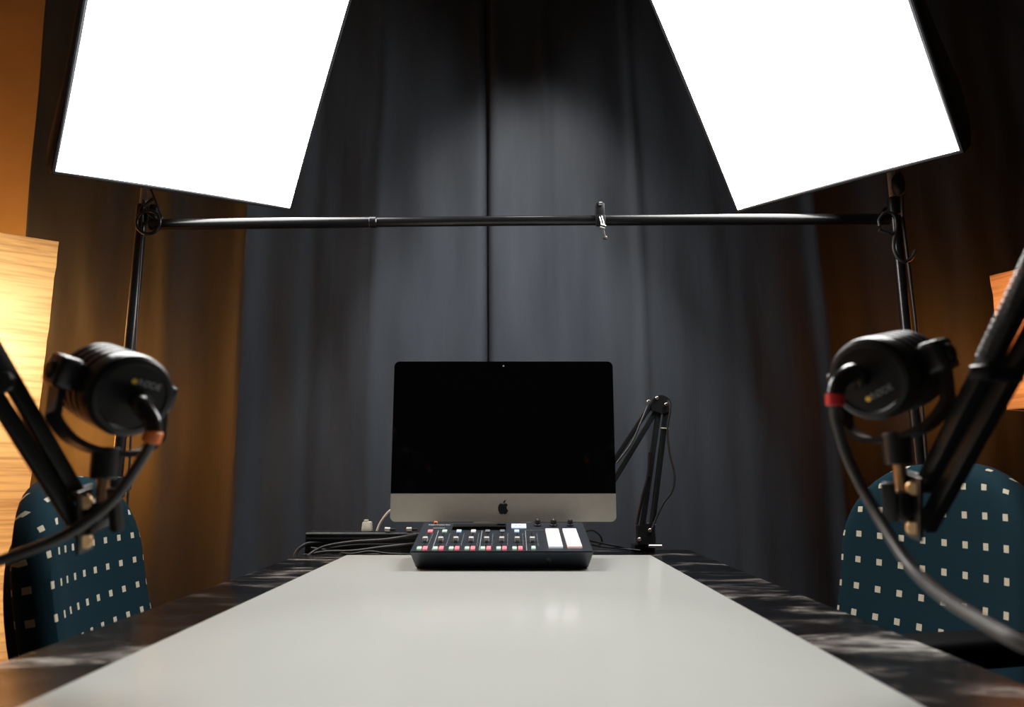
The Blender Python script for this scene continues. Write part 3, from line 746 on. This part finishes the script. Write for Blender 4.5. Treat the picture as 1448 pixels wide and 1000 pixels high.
def chair(loc, rz, label, lean, zb, hgt, arm, wd):
    t = thing('office_chair', label, 'chair', (loc[0], loc[1], 0), rz)
    RM = ROOT[t]; tilt = Matrix.Translation((0, 0, zb)) @ Matrix.Rotation(-lean, 4, 'X')
    b = backrest_mesh(wd, hgt, .078).build('backrest', 'chairfabric'); b.parent = t; ROOT[b] = RM
    b.matrix_local = tilt
    s = backrest_mesh(wd - .10, hgt - .12, .014, y0=.072).build('backrest_shell', 'chairshell'); s.parent = t; ROOT[s] = RM
    s.matrix_local = tilt @ Matrix.Translation((0, 0, .02))
    def W(p): return RM @ V(p)
    seat = MB(); seat.box((0, -.235, .455), (.47, .46, .075), .035, RM, seg=5); seat.build('seat', 'chairfabric', t)
    MB().box((0, -.235, .412), (.42, .40, .018), .006, RM).build('seat_pan', 'chairshell', t)
    MB().tube([W((0, -.12, .405)), W((0, .06, .40)), W((0, .145, .44)), W((0, .135, .6)), W((0, .16, .72))], .017).build('back_support', 'chairshell', t)
    MB().cyl(W((0, -.235, .13)), W((0, -.235, .41)), .024).build('gas_column', 'satin', t)
    MB().cyl(W((0, -.235, .075)), W((0, -.235, .15)), .045, .035, bev=.006).build('base_hub', 'chairshell', t)
    for k in range(5):
        a = k * 2 * PI / 5 + .3; d = V((math.cos(a), math.sin(a), 0)); o = V((0, -.235, 0))
        l = MB().bar(RM @ (o + d * .02 + V((0, 0, .11))), RM @ (o + d * .29 + V((0, 0, .07))), .036, .03, .006).build('base_arm', 'chairshell', t)
        c = o + d * .29; sd = V((-d.y, d.x, 0))
        MB().cyl(RM @ (c + sd * .022 + V((0, 0, .028))), RM @ (c - sd * .022 + V((0, 0, .028))), .0275, bev=.004).build('caster', 'rubber', l)
    if arm:
        for sx in arm:
            x = sx * .27
            MB().tube([W((x * .82, -.24, .405)), W((x, -.24, .42)), W((x * 1.0, -.22, .52)), W((x, -.2, .665))], .016).build('armrest_post', 'chairshell', t)
            MB().box((x, -.17, .68), (.08, .26, .04), .018, RM, seg=5).build('armrest', 'armpad', t)
    return t
chair((-.750, 1.43, 0), math.radians(99), 'teal office chair with beige rectangles in front of the tall paper lamp', math.radians(10), .475, .465, None, .45)
chair((.735, 1.365, 0), math.radians(-76), 'teal office chair with beige rectangles behind the right microphone', math.radians(8), .48, .48, (1,), .455)

# ------------------------------------------------------------------ near microphones on boom arms
def mic(center, axis, roll, label, logo_at, logo_rot, yd):
    a = V(axis).normalized(); x = a.cross(V((0, 0, 1))).normalized()
    x = Quaternion(a, roll) @ x; z = x.cross(a)
    o = V(center); mx = L4(x, a, z, o)
    t = thing('microphone', label, 'microphone', o)
    def W(p): return mx @ V(p)
    r = .0395
    prof = [(.0, -.046), (.0295, -.046), (.0315, -.0475), (.0355, -.0465), (.0385, -.0435), (r, -.039), (r, -.024)]
    y = -.024
    for k in range(4):
        prof += [(r, y), (r - .008, y + .0006), (r - .008, y + .0064), (r, y + .007), (r, y + .0135)]; y += .0135
    prof += [(r - .002, y + .004), (r - .006, y + .008)]
    mb = MB(); mb.lathe(prof, o, a, 56); mb.build('body', 'micblack', t, angle=30)
    MB().lathe([(r - .006, y + .006), (r - .0085, y + .0105), (.015, y + .014), (0, y + .015)], o, a, 40).build('front_grille', 'plastic', t)
    for s in (-1, 1):
        e = MB().box((s * .0465, .0, .003), (.021, .034, .03), .006, mx, seg=3).build('pivot_ear', 'satin', t)
        MB().cyl(W((s * .055, 0, .003)), W((s * .060, 0, .003)), .009, bev=.002).build('pivot_screw', 'rubber', e)
    dn = V((0, 0, -1))
    mb = MB()
    yb = [o + x * sx * .050 + dn * dd for sx, dd in ((-1, -.0), (-1, .03), (-.97, .042), (-.6, .058), (0, .063), (.6, .058), (.97, .042), (1, .03), (1, 0))]
    fwd = x.cross(dn)
    ring = []
    sp = spline(yb, 5)
    for i, p in enumerate(sp):
        tg = (sp[min(i + 1, len(sp) - 1)] - sp[max(i - 1, 0)]).normalized(); nn = tg.cross(fwd).normalized()
        ring.append([mb.bm.verts.new(p + fwd * sa * .0105 + nn * sb * .0028) for sa, sb in ((-1, -1), (1, -1), (1, 1), (-1, 1))])
    for p, q in zip(ring, ring[1:]):
        for k in range(4): mb.bm.faces.new((p[k], p[(k + 1) % 4], q[(k + 1) % 4], q[k]))
    mb.bm.faces.new(ring[0]); mb.bm.faces.new(ring[-1][::-1])
    bmesh.ops.recalc_face_normals(mb.bm, faces=mb.bm.faces[:])
    mb.build('yoke', 'satin', t)
    b0 = o + dn * .058; b1 = o + dn * .062 + V((0, 0, -.026))
    MB().cyl(b0, b1, .0128, .0122, bev=.0015).build('stem_socket', 'black', t)
    lx, lz = logo_at
    lm = mx @ Matrix.Translation((lx, -.0465, lz)) @ Matrix.Rotation(logo_rot, 4, 'Y') @ Matrix.Rotation(PI / 2, 4, 'X')
    text('RØDE', .0085, lm @ Matrix.Translation((.006, 0, .0005)), 'logo_text', 'greypaint', t)
    MB().cyl(lm @ V((-.0085, 0, -.001)), lm @ V((-.0085, 0, .0008)), .0026, seg=16).build('logo_dot', 'goldpaint', t)
    return t, W, b1, a
def sp_axis(ax): return V((1, 0, 0)) * ax[0] + FW * ax[1] + UP * ax[2]

# left microphone
t, W_, st, ax = mic(P(159, 548, .69), sp_axis((-.78, .62, .16)), math.radians(9), 'black microphone with orange-banded cable plug before the left chair', (.004, .014), math.radians(0), 0)
D = .672
ML = thing('boom_arm', 'black twin-bar boom arm reaching in from the left edge to the left microphone', 'boom arm', (-.475, .36, TZ))
nA = -(FW + V((1, 0, 0)) * -.6).normalized()
def arm_joint(parent, bolts, d, mstud, sa, sb, knk, wing):
    MB().cyl(sa, sb, .0058, seg=20).build('threaded_stud', mstud, parent)
    MB().tube([P(*knk[0], d), P(*knk[1], d), P(*knk[2], d)], .0115, 12).build('knuckle', 'black', parent)
    p, q = P(*bolts[0], d), P(*bolts[1], d)
    for off in (-.011, .011):
        MB().bar(p - (q - p).normalized() * .011 + nA * off, q + (q - p).normalized() * .011 + nA * off, .024, .003, .001, up=nA.cross(q - p)).build('joint_plate', 'black', parent)
    for b in (p, q): MB().cyl(b + nA * .008, b + nA * .0175, .0072, seg=18, bev=.0015).build('bolt', 'brass', parent)
    w = [P(*k, d - .012) for k in wing]
    MB().bar(w[0], w[1], .012, .009, .003).build('wing_knob', 'rubber', parent)
arm_joint(ML, [(120, 706), (120, 760)], D, 'brass', st + V((0, 0, .003)), P(144, 712, D), [(144, 708), (142, 730), (122, 742)], [(160, 690), (166, 752)])
e1, e2 = P(-75, 379, .60), P(-78, 448, .60)
MB().bar(P(112, 706, D), e1, .0115, .014, .003).build('upper_bar', 'black', ML)
MB().bar(P(118, 758, D), e2, .0115, .014, .003).build('upper_bar', 'black', ML)
MB().cyl(P(4, 540, .63) - nA * .014, P(4, 540, .63) + nA * .018, .010, bev=.002).build('cross_pin', 'satin', ML)
def coil(a, b, R, r, turns):
    z = (b - a).normalized(); x = z.orthogonal().normalized(); y = z.cross(x); n = turns * 8
    return MB().tube([a + (b - a) * (k / n) + (x * math.cos(2 * PI * k / 8) + y * math.sin(2 * PI * k / 8)) * R for k in range(n + 1)], r, 6, smooth=False)
coil(P(0, 535, .627), P(-70, 400, .6), .0055, .0011, 40).build('tension_spring', 'steel', ML)
el = (e1 + e2) / 2
MB().bar(e1 + V((0, 0, .02)), e2 - V((0, 0, .02)), .05, .02, .008).build('elbow_plate', 'black', ML)
cl = V((-.475, .36, TZ))
for dx in (-.012, .014):
    MB().bar(el + V((0, dx, 0)), cl + V((0, dx, .06)), .0165, .014, .003).build('lower_bar', 'black', ML)
MB().cyl(cl + V((0, 0, .005)), cl + V((0, 0, .065)), .016, bev=.002).build('swivel_post', 'satin', ML)
MB().box(cl + V((0, 0, .01)), (.05, .05, .02), .004).box(cl + V((-.032, 0, -.03)), (.012, .05, .1), .003).box(cl + V((0, 0, -.075)), (.05, .05, .012), .004).build('clamp', 'black', ML)

def xlr(B0, ax, path, r, band, bandm, cab, rc, label, mcab):
    t = thing('microphone_cable', label, 'cable', cab[-1])
    pts = [B0, B0 - ax * .012] + path
    MB().tube(pts, lambda q: r * (1 - .22 * q), 16).build('plug', 'chromeplug', t)
    MB().cyl(band[0], band[1], r * .82, bev=.001).build('color_band', bandm, t)
    MB().tube([band[1]] + cab, rc, 14, n=10).build('cord', mcab, t)
    return t
M['chromeplug'] = mat('black_chrome_plug', (.06, .06, .062), .22, .8)
B0 = W_((.006, -.046, -.002))
dB = (B0 - CAM).dot(FW)
xlr(B0, ax, [P(200, 573, dB - .028), P(214, 592, dB - .032), P(218, 610, dB - .034)], .0098,
    (P(218.5, 609, dB - .034), P(213, 626, dB - .035)), 'orange',
    [P(203, 645, dB - .036), P(172, 692, dB - .04), P(140, 725, dB - .045), P(95, 755, dB - .055), P(50, 775, dB - .07), P(0, 793, dB - .085), P(-60, 815, dB - .10), P(-130, 860, dB - .12), P(-160, 960, dB - .13)], .0046,
    'black microphone cable with orange band swinging from the left microphone to the left edge', 'cable')

# right microphone
t, W_, st, ax = mic(P(1259, 528, .69), sp_axis((.78, .62, .11)), math.radians(-10), 'black microphone with red-banded cable plug before the right chair', (.002, -.0155), math.radians(-12), 0)
MR = thing('boom_arm', 'black twin-bar boom arm rising to the right edge from the right microphone', 'boom arm', (.43, .30, TZ))
nA = -(FW + V((1, 0, 0)) * .6).normalized()
D = .672
arm_joint(MR, [(1293, 687), (1293, 742)], D, 'brass', st + V((0, 0, .003)), P(1276, 697, D), [(1272, 694), (1272, 715), (1290, 728)], [(1255, 682), (1261, 738)])
e1, e2 = P(1545, 222, .53), P(1592, 236, .53)
MB().bar(P(1306, 692, D), e1, .016, .014, .003).build('upper_bar', 'black', MR)
MB().bar(P(1308, 748, D), e2, .016, .014, .003).build('upper_bar', 'black', MR)
MB().bar(P(1384, 527, .59), P(1444, 531, .59), .008, .012, .002).bar(P(1384, 516, .59), P(1386, 536, .59), .014, .014, .003).build('cross_pin', 'black', MR)
coil(P(1392, 508, .588), P(1532, 215, .53), .0062, .0013, 60).build('tension_spring', 'greycable', MR)
el = (e1 + e2) / 2
MB().bar(e1 - V((.02, 0, 0)), e2 + V((.02, 0, 0)), .05, .02, .008).build('elbow_plate', 'black', MR)
cl = V((.43, .30, TZ))
for dx in (-.012, .014):
    MB().bar(el + V((0, dx, 0)), cl + V((0, dx, .06)), .0165, .014, .003).build('lower_bar', 'black', MR)
MB().cyl(cl + V((0, 0, .005)), cl + V((0, 0, .065)), .016, bev=.002).build('swivel_post', 'satin', MR)
MB().box(cl + V((0, 0, .01)), (.05, .05, .02), .004).box(cl + V((.026, 0, -.03)), (.012, .05, .1), .003).box(cl + V((0, 0, -.075)), (.05, .05, .012), .004).build('clamp', 'black', MR)
B0 = W_((-.006, -.046, .004)); dB = (B0 - CAM).dot(FW)
xlr(B0, ax, [P(1206, 527, dB - .028), P(1187, 540, dB - .032), P(1181, 558, dB - .034)], .0098,
    (P(1180.5, 557, dB - .034), P(1181, 574, dB - .035)), 'red',
    [P(1183, 595, dB - .036), P(1200, 650, dB - .045), P(1236, 720, dB - .07), P(1283, 795, dB - .12), P(1328, 840, dB - .17), P(1385, 877, dB - .215), P(1448, 912, dB - .25), P(1540, 950, dB - .27), P(1640, 1000, dB - .28)], .0046,
    'black microphone cable with red band sweeping from the right microphone to the right edge', 'greycable')

# ------------------------------------------------------------------ lights
w = bpy.data.worlds.new('world'); scn.world = w; w.use_nodes = True
w.node_tree.nodes['Background'].inputs[0].default_value = (.4, .45, .55, 1); w.node_tree.nodes['Background'].inputs[1].default_value = .02
